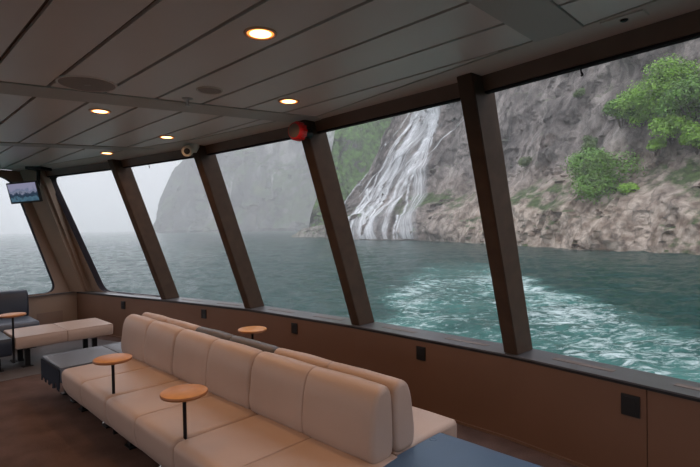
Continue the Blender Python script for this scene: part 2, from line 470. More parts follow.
def sofa(length, m, ydepth=.785, legs=((-.52, .15), (.07, .17), (-.52, .62), (.07, .62)), far=False, bx=0, bl=None):
    r = empty('sofa_module', (0, 0, 0))
    s = link('seat', cushion(seat_prof(.776, .15, fr=.12 if far else 0), length, wob=.0016), m[0], r, smooth=True, angle=50)
    b = link('backrest', cushion([(a, b) for a, b in BACKP], (bl or length) - .004, er=.034, wob=.004), m[1], r, smooth=True, angle=50)
    b.location.x = bx
    bm = bmesh.new(); box(bm, -length / 2 + .03, length / 2 - .03, .20, .70, .10, .145, .004); link('frame', bm, BLACK, r)
    for x, y in legs: leg(x, y, .11, r, x > 0 and y < .3)
    return r
def place(r, la, ld, rz=0):
    r.location = W3(la, ld, 0); r.rotation_euler = (0, 0, ROT + rz); return r

near = sofa(1.165, (CREAM, CREAM), bl=1.21, bx=-.15)
def back_to(r, bx):
    for c_ in r.children:
        if c_.name.startswith('backrest'): c_.location.x = bx
place(near, 1.795, 0); tag(near, 'cream leather two-seat sofa section at the end beside the small blue-grey bench', 'sofa', 'cream sofa sections in the row facing the aisle')
n2 = copy_tree(near); place(n2, .625, 0); back_to(n2, -.11); n2['label'] = 'middle cream leather sofa section between the two round side tables'
n3 = copy_tree(near); place(n3, -.545, 0); back_to(n3, -.07); n3['label'] = 'cream leather sofa section beside the big blue bench, its grey end panel showing'
G2 = 'sofa sections in the back row facing the windows'
f1 = sofa(1.165, (CREAM, CREAM), far=True, bl=1.21, bx=.15); tag(f1, '', 'sofa'); place(f1, 1.795, 1.565, math.pi); f1['label'] = 'back-to-back cream sofa section facing the windows, behind the row end by the blue-grey bench'; f1['group'] = G2
f3 = copy_tree(f1); back_to(f3, .015); place(f3, -.49, 1.565, math.pi); f3['label'] = 'back-to-back cream sofa section facing the windows, its pale seat showing by the big blue bench'; f3['group'] = G2
f2 = sofa(1.165, (GREYL, GREYL), far=True, bl=1.21, bx=.11); place(f2, .625, 1.565, math.pi)
tag(f2, 'dark grey leather sofa section facing the windows, between two cream ones', 'sofa', G2)

def bench(length, depth, m, z0=.28, zt=.42, legs=((-.45, .15), (.45, .15), (-.45, .55), (.45, .55)), seams=(0,), skirt=False):
    r = empty('bench', (0, 0, 0))
    pr = [(depth, z0 + .01), (depth * .5, z0), (.05, z0), (.008, z0 + .02), (-.002, z0 + .06), (-.002, zt - .05), (.008, zt - .012), (.04, zt), (depth * .5, zt), (depth - .04, zt), (depth - .006, zt - .014), (depth, zt - .05)]
    link('seat', cushion(pr, length, seams=seams, er=.02, wob=.0016), m, r, smooth=True, angle=50)
    bm = bmesh.new(); box(bm, -length / 2 + .16, length / 2 - .16, .20, depth - .20, z0 - .03, z0 + .002, .004); link('frame', bm, BLACK, r)
    for x, y in legs: leg(x, y, z0 - .04, r)
    return r
# rotated a quarter turn: local y runs along +la, local x along +ld
def place_q(r, la, ld): r.location = W3(la, ld, 0); r.rotation_euler = (0, 0, ROT + math.pi / 2 + math.pi / 2 * 0); return r
# local +x -> +D, local +y -> +A
b1 = bench(1.17, .72, CREAM, z0=.262, legs=((-.43, .16), (.38, .16), (-.43, .56), (.38, .56)))
place_q(b1, 4.385, .575); tag(b1, 'cream leather backless bench across the aisle under the front windows', 'bench')
b2 = bench(1.20, .70, PALEB, z0=.262, legs=((-.40, .20), (.45, .20), (-.40, .55), (.45, .55)))
place_q(b2, 2.425, .585); tag(b2, 'blue-grey leather bench with dark ragged end panel at the end of the cream sofas', 'bench')
# dark panel with ragged hem, added to darken the blue-grey bench end
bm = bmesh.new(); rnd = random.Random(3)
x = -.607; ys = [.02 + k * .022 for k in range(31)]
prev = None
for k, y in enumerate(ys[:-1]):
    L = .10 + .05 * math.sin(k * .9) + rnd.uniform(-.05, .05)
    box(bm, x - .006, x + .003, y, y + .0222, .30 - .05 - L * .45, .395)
link('dark_end_panel', bm, mat('end_panel_dark', (.028, .033, .045), 1, spec=.05), b2)
b3 = bench(1.24, .75, BLUEL, z0=.262, legs=((-.45, .15), (.45, .15), (-.45, .6), (.45, .6)))
place_q(b3, -1.835, .605); tag(b3, 'blue leather bench with a round dimple closing the near end of the double sofa row', 'bench')
# button dimple
bm = bmesh.new(); lathe(bm, [(.026, 0), (.026, .0022), (.020, .0035), (.014, .0022), (.004, .0015)], 24, Matrix.Translation((.49, .715, .4205)))
link('button', bm, BLUEL, b3, smooth=True, angle=60)
b4 = bench(1.17, .72, NAVY, z0=.20, legs=((-.45, .15), (.45, .15), (-.45, .55), (.45, .55)))
place_q(b4, 4.385, -.625); tag(b4, 'dark navy leather bench end behind the table by the front window', 'bench')
dk = sofa(1.165, (PALEB, NAVY), legs=((.5, .15), (-.5, .15), (.5, .62), (-.5, .62)))
dk.location = W3(5.53, -.07, 0); dk.rotation_euler = (0, 0, ROT + math.pi / 2)
tag(dk, 'dark navy sofa section with blue-grey seat below the front window', 'sofa')

# small round tables on single posts
def side_table(la, ld, ztop=.715, z0=.10):
    r = empty('side_table', W3(la, ld, 0), ROT)
    bm = bmesh.new()
    lathe(bm, [(.135, ztop - .026), (.143, ztop - .022), (.146, ztop - .012), (.143, ztop - .003), (.138, ztop)], 48)
    for f_ in bm.faces:
        if abs(f_.normal.z) < .9 and f_.calc_center_median().z < ztop - .004: f_.material_index = 1
    link('table_top', bm, [WOODT, WOODE], r, smooth=True, angle=35)
    bm = bmesh.new(); lathe(bm, [(.012, z0), (.012, ztop - .03), (.045, ztop - .03), (.045, ztop - .026)], 16)
    link('post', bm, BLACK, r, smooth=True, angle=40)
    bm = bmesh.new(); box(bm, -.012, .012, -.012, .16, z0 - .004, z0 + .012, .002)
    link('bracket', bm, BLACK, r)
    return r
G = 'round wooden side tables between the seats'
t1 = side_table(1.258, .06); tag(t1, 'round wooden side table at the joint nearest the blue-grey bench', 'table', G)
t2 = copy_tree(t1); t2.location = W3(.058, .07, 0); t2['label'] = 'round wooden side table in the cream sofa row, the one nearer the big blue bench'
t3 = copy_tree(t1); t3.location = W3(1.33, 1.44, 0); t3.rotation_euler = (0, 0, ROT + math.pi); t3['label'] = 'round wooden side table behind the sofas close to the window wall'
t4 = copy_tree(t1); t4.location = W3(4.44, -.02, 0); t4.rotation_euler = (0, 0, ROT + math.pi / 2); t4['label'] = 'round wooden side table standing by the navy seats at the front window'

# ---------------------------------------------------------------- wall fittings
def socket(i, u, z, big, label):
    U = (S[i + 1] - S[i]).normalized(); n = Vector((U.y, -U.x)) * SG
    c = S[i] + U * u + n * .02
    r = empty('wall_socket', P3(c, z)); r.rotation_euler = (0, 0, math.atan2(-U.y, -U.x))   # local y outward
    M = None
    w, h = (.115, .14) if big else (.10, .125)
    bm = bmesh.new(); box(bm, -w / 2, w / 2, -.012, .0, -h / 2, h / 2, .003); link('plate', bm, BLKPL, r)
    for zz in (-h * .23, h * .23):
        bm = bmesh.new(); box(bm, -w * .3, w * .3, -.0145, -.0115, zz - h * .17, zz + h * .17, .001); link('outlet', bm, GREYP if False else BLKPL, r)
    tag(r, label, 'socket', 'black sockets on the side wall'); return r
# i index of the segment and distance from its first node
seg = {(3, 'a'): 0}
L5 = (S[4] - S[3]).length
socket(3, L5 - .90, .533, True, 'wide black wall socket below the sill, in the bay beside the big blue bench')
socket(4, .881, .546, False, 'black wall socket just past the double sofa ends')
socket(5, .933, .546, False, 'black wall socket behind the round table near the windows')
socket(6, .835, .552, False, 'black wall socket above the row-end back cushions')
socket(7, .971, .540, False, 'black wall socket under the foremost side window beside the cream bench')

# grille panel low on the front wall
bm = bmesh.new()
q = [(.20, .10), (.60, .10), (.60, .39), (.20, .39)]
hexa(bm, [fnL(a, .10, .038) if False else fnL(a, b, .044) for a, b in q] + [fnL(a, b, .05) for a, b in q])
tag(link('access_panel', bm, mat('panel_brown', (.22, .15, .115), .45)), 'flat brown access panel low on the front wall behind the cream bench', 'panel')

# ---------------------------------------------------------------- ceiling fittings
def downlight(la, ld, label, energy=19, real=True):
    r = empty('ceiling_light', W3(la, ld, CEIL))
    bm = bmesh.new()
    lathe(bm, [(.066, .004), (.066, -.002), (.070, -.007), (.080, -.007), (.084, -.0005), (.084, .004)], 40)
    link('ring', bm, RINGM, r, smooth=True, angle=40)
    bm = bmesh.new(); lathe(bm, [(.066, .003), (.066, -.002), (.054, -.0045), (.03, -.006)], 40)
    for f_ in bm.faces:
        c_ = f_.calc_center_median()
        if math.hypot(c_.x, c_.y) > .058 and len(f_.verts) == 4: f_.material_index = 1
    link('lens', bm, [LENS, LENSR], r, smooth=True, angle=40)
    ld_ = bpy.data.lights.new('lamp', 'SPOT'); ld_.energy = energy; ld_.color = (1, .54, .26); ld_.spot_size = R(172); ld_.spot_blend = .8; ld_.shadow_soft_size = .06
    lo = bpy.data.objects.new('lamp', ld_); COL.objects.link(lo); lo.parent = r; lo.location = (0, 0, -.03)
    tag(r, label, 'light', 'round warm downlights in the ceiling'); return r
d0 = downlight(-.83, .08, 'largest-looking warm downlight, alone in the panels between the two ceiling strips nearest the camera')
def dl(la, ld, label):
    r = copy_tree(d0); r.location = W3(la, ld, CEIL); r['label'] = label
dl(.11, 1.0, 'warm downlight above the red alarm near the side windows')
dl(1.37, .05, 'warm downlight just beyond the big round ceiling speaker')
dl(2.11, .95, 'warm downlight next to the white camera')
dl(3.60, .86, 'small warm downlight farthest off, near the front corner')
for p in ((-2.75, 1.0), (-2.9, -.9), (-.83, -2.1), (1.37, -2.1), (3.6, -1.6), (-2.9, -3.4), (5.0, -.6), (.3, -4.2)):  # unseen downlights; the front-left one added to brighten the walls there
    dl(*p, 'warm downlight out of view in the lounge ceiling')

r = empty('ceiling_speaker', W3(.64, -.27, CEIL))
bm = bmesh.new(); lathe(bm, [(.168, .004), (.168, -.004), (.174, -.008), (.182, -.006), (.184, .004)], 48); link('rim', bm, CEILM, r, smooth=True, angle=40)
bm = bmesh.new(); lathe(bm, [(.168, .002), (.168, -.005), (.08, -.008), (.01, -.009)], 48); link('grille', bm, GRILLE, r, smooth=True, angle=40)
bm = bmesh.new(); box(bm, -.02, .02, -.006, .006, -.0105, -.008); link('badge', bm, STEEL, r)
tag(r, 'big flat round speaker flush in the ceiling panels', 'speaker')
def small_speaker(la, ld, rr, label):
    r = empty('ceiling_speaker', W3(la, ld, CEIL))
    bm = bmesh.new(); lathe(bm, [(rr * .86, .003), (rr * .86, -.004), (rr * .92, -.008), (rr, -.003), (rr, .003)], 36); link('rim', bm, WHITEP, r, smooth=True, angle=40)
    bm = bmesh.new(); lathe(bm, [(rr * .86, .002), (rr * .86, -.004), (rr * .4, -.007)], 36); link('grille', bm, GRILLE, r, smooth=True, angle=40)
    tag(r, label, 'speaker')
small_speaker(.24, .40, .092, 'small round white-rimmed speaker in the ceiling beside the sprinkler')
small_speaker(3.22, .80, .085, 'tiny round ceiling speaker far off near the front corner')
r = empty('sprinkler', W3(.55, .39, CEIL))
bm = bmesh.new(); lathe(bm, [(.04, .002), (.04, -.004), (.022, -.010)], 24); link('flange', bm, STEEL, r, smooth=True, angle=40)
bm = bmesh.new(); lathe(bm, [(.009, -.008), (.009, -.05), (.02, -.052), (.022, -.056), (.006, -.058)], 16); link('head', bm, STEEL, r, smooth=True, angle=40)
tag(r, 'small metal sprinkler head hanging from the ceiling', 'sprinkler')
# square fitting in the margin at the right
r = empty('ceiling_plate', W3(-2.16, 1.245, CEIL - .002), ROT + R(-4))
bm = bmesh.new(); box(bm, -.095, .095, -.045, .045, -.007, .003, .002); link('plate', bm, WHITEP, r)
bm = bmesh.new(); lathe(bm, [(.018, .0), (.018, -.011), (.010, -.016)], 20); link('nozzle', bm, BLACK, r)
tag(r, 'pale rectangular ceiling plate with dark centre nozzle above the near window', 'ceiling plate')

# security camera under the ceiling margin
r = empty('security_camera', (-1.83, 5.50, CEIL - .002))
bm = bmesh.new(); lathe(bm, [(.06, 0), (.06, -.03), (.05, -.05), (.03, -.09)], 24, Matrix.Translation((.05, .10, 0))); link('mount', bm, WHITEP, r, smooth=True, angle=40)
dirv = Vector((.25, -1, -.22)).normalized(); Mq = Matrix.Translation((0, .02, -.085)) @ dirv.to_track_quat('Z', 'Y').to_matrix().to_4x4()
bm = bmesh.new(); lathe(bm, [(.03, -.10), (.055, -.085), (.062, -.05), (.064, .0), (.062, .045), (.05, .055)], 28, Mq); link('housing', bm, WHITEP, r, smooth=True, angle=50)
bm = bmesh.new(); lathe(bm, [(.034, .05), (.034, .058), (.02, .062)], 24, Mq); link('lens', bm, BLKPL, r, smooth=True, angle=50)
tag(r, 'white dome-shaped security camera with dark lens under the ceiling edge', 'camera')

# red alarm sounder on the post
n = Vector((-.55, -.80, 0)).normalized()
r = empty('alarm_sounder', (-.45, 4.31, 2.59)); Mq = n.to_track_quat('Z', 'Y').to_matrix().to_4x4()
bm = bmesh.new(); lathe(bm, [(.068, -.055), (.078, -.04), (.078, .03), (.072, .042), (.062, .046)], 36, Mq)
for k in range(12):
    a = k * math.pi / 6; M2 = Mq @ Matrix.Translation((.079 * math.cos(a), .079 * math.sin(a), -.01)) @ Matrix.Rotation(a, 4, 'Z')
    b2_ = bmesh.new(); box(b2_, -.004, .006, -.009, .009, -.03, .03); bmesh.ops.transform(b2_, matrix=M2, verts=b2_.verts)
    tmp = bpy.data.meshes.new('t'); b2_.to_mesh(tmp); b2_.free(); bm.from_mesh(tmp); bpy.data.meshes.remove(tmp)
link('housing', bm, REDP, r, smooth=True, angle=35)
bm = bmesh.new(); lathe(bm, [(.063, .03), (.063, .047), (.045, .052), (.02, .050)], 32, Mq); link('cover', bm, GREYP, r, smooth=True, angle=40)
bm = bmesh.new(); lathe(bm, [(.05, -.16), (.05, -.056)], 24, Mq); link('base', bm, BLKPL, r, smooth=True, angle=40)
tag(r, 'round red alarm sounder with grey cover at the top of a window post', 'alarm')

# small hooks at the window heads
for (x, y, lab) in ((2, .55, 'small dark hook hanging at the head of the window beside the white camera'), (5, 0, 'small dark hook hanging at the head of the near window in front of the trees')):
    i, fr = (6, .62) if x == 2 else (3, .62)
    p = Tg[i].lerp(Tg[i + 1], fr).lerp(Sg[i].lerp(Sg[i + 1], fr), f)
    uu = (Tg[i + 1] - Tg[i]).normalized(); nn = Vector((uu.y, -uu.x)) * SG
    p = p - nn * .05
    r = empty('hook', P3(p, HB - .014))
    bm = bmesh.new(); tube(bm, (0, 0, 0), (0, 0, -.03), .004, 8); tube(bm, (0, 0, -.03), (.010, 0, -.045), .006, 8); tube(bm, (.010, 0, -.045), (0, 0, -.05), .006, 8)
    link('shank', bm, BLACK, r, smooth=True, angle=50)
    tag(r, lab, 'hook')

# television
def screen_mat():
    m = bpy.data.materials.new('screen_picture'); m.use_nodes = True; nt = m.node_tree; b = nt.nodes['Principled BSDF']
    b.inputs['Base Color'].default_value = (.01, .01, .01, 1); b.inputs['Roughness'].default_value = .3
    tc = nt.nodes.new('ShaderNodeTexCoord'); sp = nt.nodes.new('ShaderNodeSeparateXYZ'); nt.links.new(tc.outputs['Object'], sp.inputs[0])
    n = nt.nodes.new('ShaderNodeTexNoise'); n.inputs['Scale'].default_value = 14; n.inputs['Detail'].default_value = 6; nt.links.new(tc.outputs['Object'], n.inputs['Vector'])
    # height + noise -> sky, snow ridges, dark water
    mu = nt.nodes.new('ShaderNodeMath'); mu.operation = 'MULTIPLY_ADD'; mu.inputs[1].default_value = .22; nt.links.new(n.outputs['Fac'], mu.inputs[0])
    nt.links.new(sp.outputs['Z'], mu.inputs[2])
    mr = nt.nodes.new('ShaderNodeMapRange'); mr.inputs['From Min'].default_value = -.05; mr.inputs['From Max'].default_value = .26; nt.links.new(mu.outputs[0], mr.inputs['Value'])
    r = nt.nodes.new('ShaderNodeValToRGB'); cr = r.color_ramp
    cr.elements[0].position = 0; cr.elements[0].color = (.02, .07, .13, 1)
    cr.elements[1].position = 1; cr.elements[1].color = (.42, .40, .60, 1)
    for p, c in ((.25, (.12, .25, .35, 1)), (.33, (.02, .05, .09, 1)), (.47, (.03, .06, .12, 1)), (.53, (.35, .38, .52, 1)), (.62, (.22, .27, .42, 1)), (.72, (.40, .40, .58, 1))):
        e = cr.elements.new(p); e.color = c
    nt.links.new(mr.outputs['Result'], r.inputs['Fac']); nt.links.new(r.outputs['Color'], b.inputs['Emission Color']); b.inputs['Emission Strength'].default_value = .42
    return m
yaw, tilt, roll, w = -.185, .231, .049, .51; h = w * .6
fwd = Vector((math.sin(yaw) * math.cos(tilt), -math.cos(yaw) * math.cos(tilt), -math.sin(tilt)))
rt = Vector((math.cos(yaw), math.sin(yaw), 0)); up = (-rt).cross(fwd) if (-rt).cross(fwd).z > 0 else rt.cross(fwd)
if up.z < 0: up = -up
rt2 = rt * math.cos(roll) + up * math.sin(roll); up2 = up * math.cos(roll) - rt * math.sin(roll)
M = Matrix((rt2, -fwd, up2)).transposed().to_4x4()      # local x right, y away, z up
r = empty('television', (-4.698, 7.0, EYE + .571))
bm = bmesh.new(); box(bm, -w / 2, w / 2, 0, .04, -h / 2, h / 2, .006); bezel = link('casing', bm, BLKPL, r); bezel.matrix_local = M
bm = bmesh.new(); box(bm, -w / 2 + .022, w / 2 - .022, -.003, .0, -h / 2 + .025, h / 2 - .02); sc_ = link('screen', bm, screen_mat(), r); sc_.matrix_local = M
bm = bmesh.new(); tube(bm, (0, .05, .05), (.02, .30, .10), .022); tube(bm, (.02, .30, .10), (.02, .33, .40), .026)
box(bm, -.10, .14, .20, .46, .36, .402, .004)
link('bracket', bm, BLACK, r)
tag(r, 'small flat television showing a mountain picture, hung at the front corner', 'television')

# ---------------------------------------------------------------- outside
def cliff_mat(name, c_lo, c_mid, c_hi, veg=0.0, vegc=(.06, .10, .03), tan=0.0, scale=.08):
    m = bpy.data.materials.new(name); m.use_nodes = True; nt = m.node_tree; b = nt.nodes['Principled BSDF']
    b.inputs['Roughness'].default_value = .75; b.inputs['Specular IOR Level'].default_value = .3
    N = lambda t: nt.nodes.new(t); Lk = nt.links.new
    tc = N('ShaderNodeTexCoord')
    mp = N('ShaderNodeMapping'); mp.inputs['Scale'].default_value = (1, 1, .45); Lk(tc.outputs['Object'], mp.inputs['Vector'])
    n1 = N('ShaderNodeTexNoise'); n1.inputs['Scale'].default_value = scale; n1.inputs['Detail'].default_value = 10; n1.inputs['Roughness'].default_value = .65; Lk(mp.outputs[0], n1.inputs['Vector'])
    cr = N('ShaderNodeValToRGB'); e = cr.color_ramp.elements; e[0].position = .32; e[0].color = (*c_lo, 1); e[1].position = .68; e[1].color = (*c_hi, 1)
    k = cr.color_ramp.elements.new(.5); k.color = (*c_mid, 1); Lk(n1.outputs['Fac'], cr.inputs['Fac'])
    # cracks
    vo = N('ShaderNodeTexVoronoi'); vo.feature = 'DISTANCE_TO_EDGE'; vo.inputs['Scale'].default_value = scale * 1.9
    nw = N('ShaderNodeTexNoise'); nw.inputs['Scale'].default_value = scale * 4; nw.inputs['Detail'].default_value = 4; Lk(tc.outputs['Object'], nw.inputs['Vector'])
    ad = N('ShaderNodeVectorMath'); ad.operation = 'MULTIPLY_ADD'; ad.inputs[1].default_value = (5, 5, 5); Lk(nw.outputs['Color'], ad.inputs[0]); Lk(mp.outputs[0], ad.inputs[2]); Lk(ad.outputs[0], vo.inputs['Vector'])
    mr = N('ShaderNodeMapRange'); mr.inputs['From Max'].default_value = .07; mr.inputs['To Min'].default_value = .45; Lk(vo.outputs['Distance'], mr.inputs['Value'])
    mx = N('ShaderNodeMix'); mx.data_type = 'RGBA'; mx.blend_type = 'MULTIPLY'; mx.inputs['Factor'].default_value = .85
    Lk(cr.outputs['Color'], mx.inputs['A']); Lk(mr.outputs['Result'], mx.inputs['B'])
    last = mx.outputs['Result']
    ms = N('ShaderNodeMapping'); ms.inputs['Scale'].default_value = (1, 1, .09); Lk(tc.outputs['Object'], ms.inputs['Vector'])
    n3 = N('ShaderNodeTexNoise'); n3.inputs['Scale'].default_value = scale * 3.5; n3.inputs['Detail'].default_value = 6; Lk(ms.outputs[0], n3.inputs['Vector'])
    m4 = N('ShaderNodeMapRange'); m4.inputs['From Min'].default_value = .38; m4.inputs['From Max'].default_value = .58; m4.inputs['To Min'].default_value = .5; m4.inputs['To Max'].default_value = 1.12; Lk(n3.outputs['Fac'], m4.inputs['Value'])
    x4 = N('ShaderNodeMix'); x4.data_type = 'RGBA'; x4.blend_type = 'MULTIPLY'; x4.inputs['Factor'].default_value = .8; Lk(last, x4.inputs['A']); Lk(m4.outputs['Result'], x4.inputs['B']); last = x4.outputs['Result']
    sp = N('ShaderNodeSeparateXYZ'); Lk(tc.outputs['Object'], sp.inputs[0])
    if tan:
        nn = N('ShaderNodeTexNoise'); nn.inputs['Scale'].default_value = .12; nn.inputs['Detail'].default_value = 6; Lk(tc.outputs['Object'], nn.inputs['Vector'])
        ma = N('ShaderNodeMath'); ma.operation = 'MULTIPLY_ADD'; ma.inputs[1].default_value = -16; Lk(nn.outputs['Fac'], ma.inputs[0]); Lk(sp.outputs['Z'], ma.inputs[2])
        r2 = N('ShaderNodeMapRange'); r2.inputs['From Min'].default_value = -6; r2.inputs['From Max'].default_value = 14; r2.inputs['To Min'].default_value = tan; r2.inputs['To Max'].default_value = 0; Lk(ma.outputs[0], r2.inputs['Value'])
        # only the shore nearer than the fall is tan
        r3 = N('ShaderNodeMapRange'); r3.inputs['From Min'].default_value = 22; r3.inputs['From Max'].default_value = 42; Lk(sp.outputs['X'], r3.inputs['Value'])
        mm = N('ShaderNodeMath'); mm.operation = 'MULTIPLY'; Lk(r2.outputs['Result'], mm.inputs[0]); Lk(r3.outputs['Result'], mm.inputs[1])
        tn_ = N('ShaderNodeTexNoise'); tn_.inputs['Scale'].default_value = .45; tn_.inputs['Detail'].default_value = 8; Lk(tc.outputs['Object'], tn_.inputs['Vector'])
        tr = N('ShaderNodeValToRGB'); q = tr.color_ramp.elements; q[0].position = .35; q[0].color = (.20, .14, .10, 1); q[1].position = .62; q[1].color = (.62, .51, .42, 1); Lk(tn_.outputs['Fac'], tr.inputs['Fac'])
        mc = N('ShaderNodeMix'); mc.data_type = 'RGBA'; mc.blend_type = 'MULTIPLY'; mc.inputs['Factor'].default_value = .8; Lk(tr.outputs['Color'], mc.inputs['A']); Lk(mr.outputs['Result'], mc.inputs['B'])
        m3 = N('ShaderNodeMix'); m3.data_type = 'RGBA'; Lk(mm.outputs[0], m3.inputs['Factor']); Lk(last, m3.inputs['A']); Lk(mc.outputs['Result'], m3.inputs['B']); last = m3.outputs['Result']
    if veg:
        nv = N('ShaderNodeTexNoise'); nv.inputs['Scale'].default_value = scale * .55; nv.inputs['Detail'].default_value = 8; nv.inputs['Roughness'].default_value = .7; Lk(tc.outputs['Object'], nv.inputs['Vector'])
        ge = N('ShaderNodeNewGeometry'); sn = N('ShaderNodeSeparateXYZ'); Lk(ge.outputs['Normal'], sn.inputs[0])
        ma = N('ShaderNodeMath'); ma.operation = 'MULTIPLY_ADD'; ma.inputs[1].default_value = .35; Lk(sn.outputs['Z'], ma.inputs[0]); Lk(nv.outputs['Fac'], ma.inputs[2])
        r2 = N('ShaderNodeMapRange'); r2.inputs['From Min'].default_value = .78 - veg * .5; r2.inputs['From Max'].default_value = .88 - veg * .5; Lk(ma.outputs[0], r2.inputs['Value'])
        ng = N('ShaderNodeTexNoise'); ng.inputs['Scale'].default_value = scale * 8; ng.inputs['Detail'].default_value = 6; Lk(tc.outputs['Object'], ng.inputs['Vector'])
        gr = N('ShaderNodeValToRGB'); q = gr.color_ramp.elements; q[0].position = .3; q[0].color = (*[c * .35 for c in vegc], 1); q[1].position = .7; q[1].color = (*[c * 1.7 for c in vegc], 1); Lk(ng.outputs['Fac'], gr.inputs['Fac'])
        m3 = N('ShaderNodeMix'); m3.data_type = 'RGBA'; Lk(r2.outputs['Result'], m3.inputs['Factor']); Lk(last, m3.inputs['A']); Lk(gr.outputs['Color'], m3.inputs['B']); last = m3.outputs['Result']
    Lk(last, b.inputs['Base Color'])
    bp = N('ShaderNodeBump'); bp.inputs['Strength'].default_value = .8; bp.inputs['Distance'].default_value = 1.2
    nb = N('ShaderNodeTexNoise'); nb.inputs['Scale'].default_value = scale * 6; nb.inputs['Detail'].default_value = 8; nb.inputs['Roughness'].default_value = .7; Lk(mp.outputs[0], nb.inputs['Vector'])
    Lk(nb.outputs['Fac'], bp.inputs['Height']); Lk(bp.outputs['Normal'], b.inputs['Normal'])
    return m

def lerp_list(xs, ys, x):
    if x <= xs[0]: return ys[0]
    for i in range(len(xs) - 1):
        if x <= xs[i + 1]:
            t = (x - xs[i]) / (xs[i + 1] - xs[i]); t = t * t * (3 - 2 * t); return ys[i] + (ys[i + 1] - ys[i]) * t
    return ys[-1]
class Cliff:
    def __init__(self, shore, tops, slope, amp, fs, ledge=0, seed=0, rib=0, blk=.22):
        self.blk = blk
        self.sh = [Vector(p) for p in shore]; self.d = [0]
        for a, b in zip(self.sh, self.sh[1:]): self.d.append(self.d[-1] + (b - a).length)
        self.tops = tops; self.slope = slope; self.amp = amp; self.fs = fs; self.ledge = ledge; self.seed = seed; self.rib = rib
    def base(self, s):
        d = s * self.d[-1]; i = 0
        while i < len(self.d) - 2 and self.d[i + 1] < d: i += 1
        t = (d - self.d[i]) / (self.d[i + 1] - self.d[i])
        p0 = self.sh[max(0, i - 1)]; p1 = self.sh[i]; p2 = self.sh[i + 1]; p3 = self.sh[min(len(self.sh) - 1, i + 2)]
        p = .5 * ((2 * p1) + (-p0 + p2) * t + (2 * p0 - 5 * p1 + 4 * p2 - p3) * t * t + (-p0 + 3 * p1 - 3 * p2 + p3) * t ** 3)
        return p
    def P(self, s, t):
        """s along the shore 0..1, t 0..1 up to the top"""
        p = self.base(s); q = self.base(min(1, s + .02)); q0 = self.base(max(0, s - .02)); u = (q - q0).normalized()
        n = Vector((u.y, -u.x))
        xs = [a for a, _ in self.tops]; ys = [b for _, b in self.tops]
        H = lerp_list(xs, ys, s); z = t * H
        back = z * self.slope
        if self.ledge: 
            e = max(0, min(1, (z - 9) / 12)); back += self.ledge * e * e * (3 - 2 * e)
        pos = Vector((p.x + n.x * back, p.y + n.y * back, z))
        so = Vector((self.seed * 31.7, 0, 0)); k = 1 / self.fs
        v = pos * k + so
        d = noise.ridged_multi_fractal(Vector((v.x, v.y, v.z * .6)), 1.0, 2.1, 6, 1.0, 2.0) - 1.0
        d2 = noise.fractal(Vector((v.x * 3.1, v.y * 3.1, v.z * 2.2)), .7, 2.2, 5)
        c = noise.cell(Vector((v.x * 2.3 + d2 * .8, v.y * 2.3, v.z * 3.4 + d2 * .5)))
        rb = 0
        if self.rib: rb = self.rib * noise.ridged_multi_fractal(Vector((v.x * 2.2, v.y * 2.2, v.z * .25)), 1.0, 2.0, 4, 1, 2)
        fade = min(1, (z + 1.0) / 5)
        D = (self.amp * (-.75 * d + .5 * d2 + self.blk * c - rb)) * (.25 + .75 * fade)
        return Vector((pos.x + n.x * D, pos.y + n.y * D, SEA - .6 + z + self.amp * .15 * d2 * fade))
    def mesh(self, name, m, ns, nt_, tp=1.3):
        bm = bmesh.new(); g = []
        for i in range(ns + 1):
            g.append([bm.verts.new(self.P(i / ns, (j / nt_) ** tp)) for j in range(nt_ + 1)])
        for i in range(ns):
            for j in range(nt_): bm.faces.new((g[i][j], g[i + 1][j], g[i + 1][j + 1], g[i][j + 1]))
        # give the rock a solid back
        nb = len(g)
        bk = []
        for i in range(ns + 1):
            p = g[i][0].co; d = Vector((p.x, p.y, 0)).normalized(); tp_ = g[i][nt_].co
            bk.append((bm.verts.new((tp_.x + d.x * 25, tp_.y + d.y * 25, tp_.z)), bm.verts.new((tp_.x + d.x * 30, tp_.y + d.y * 30, SEA - 1))))
        for i in range(ns):
            bm.faces.new((g[i][nt_], g[i + 1][nt_], bk[i + 1][0], bk[i][0])); bm.faces.new((bk[i][0], bk[i + 1][0], bk[i + 1][1], bk[i][1]))
        o = link(name, bm, m, smooth=True, angle=38)
        return o
near_shore = [(86, 12), (72, 48), (61, 81), (56, 94), (52, 102), (48, 113), (45, 129), (38, 155), (30, 181), (20, 194), (11, 207), (-2, 226), (-14, 250)]
CL = Cliff(near_shore, [(0, 110), (.55, 150), (.70, 180), (.83, 170), (.905, 82), (.95, 30), (1, 5)], .42, 3.6, 26, ledge=7, seed=1, rib=.35, blk=.30)
ROCK = cliff_mat('rock_near', (.055, .046, .043), (.19, .165, .152), (.42, .37, .34), veg=.08, vegc=(.055, .085, .025), tan=.95, scale=.10)
tag(CL.mesh('rock_cliff', ROCK, 460, 230), 'steep grey and tan rock cliff rising from the water, nearest the ship', 'cliff')
gs = Cliff([(44, 302), (30, 298), (12, 294), (-8, 292), (-27, 294)], [(0, 220), (.35, 200), (.50, 160), (.62, 118), (.72, 75), (.87, 28), (1, 2)], .35, 5, 40, seed=4)
tag(gs.mesh('green_slope', cliff_mat('rock_green', (.10, .10, .095), (.16, .16, .15), (.25, .25, .24), veg=.66, vegc=(.07, .15, .03), scale=.05), 160, 130), 'steep slope of green scrub beside the waterfall', 'slope')
md = Cliff([(120, 760), (-20, 800), (-110, 850), (-190, 880), (-270, 930), (-412, 1050)], [(0, 520), (.4, 480), (.7, 470), (.79, 440), (.86, 200), (.90, 140), (.96, 60), (1, 6)], .25, 26, 200, seed=7, rib=.6)
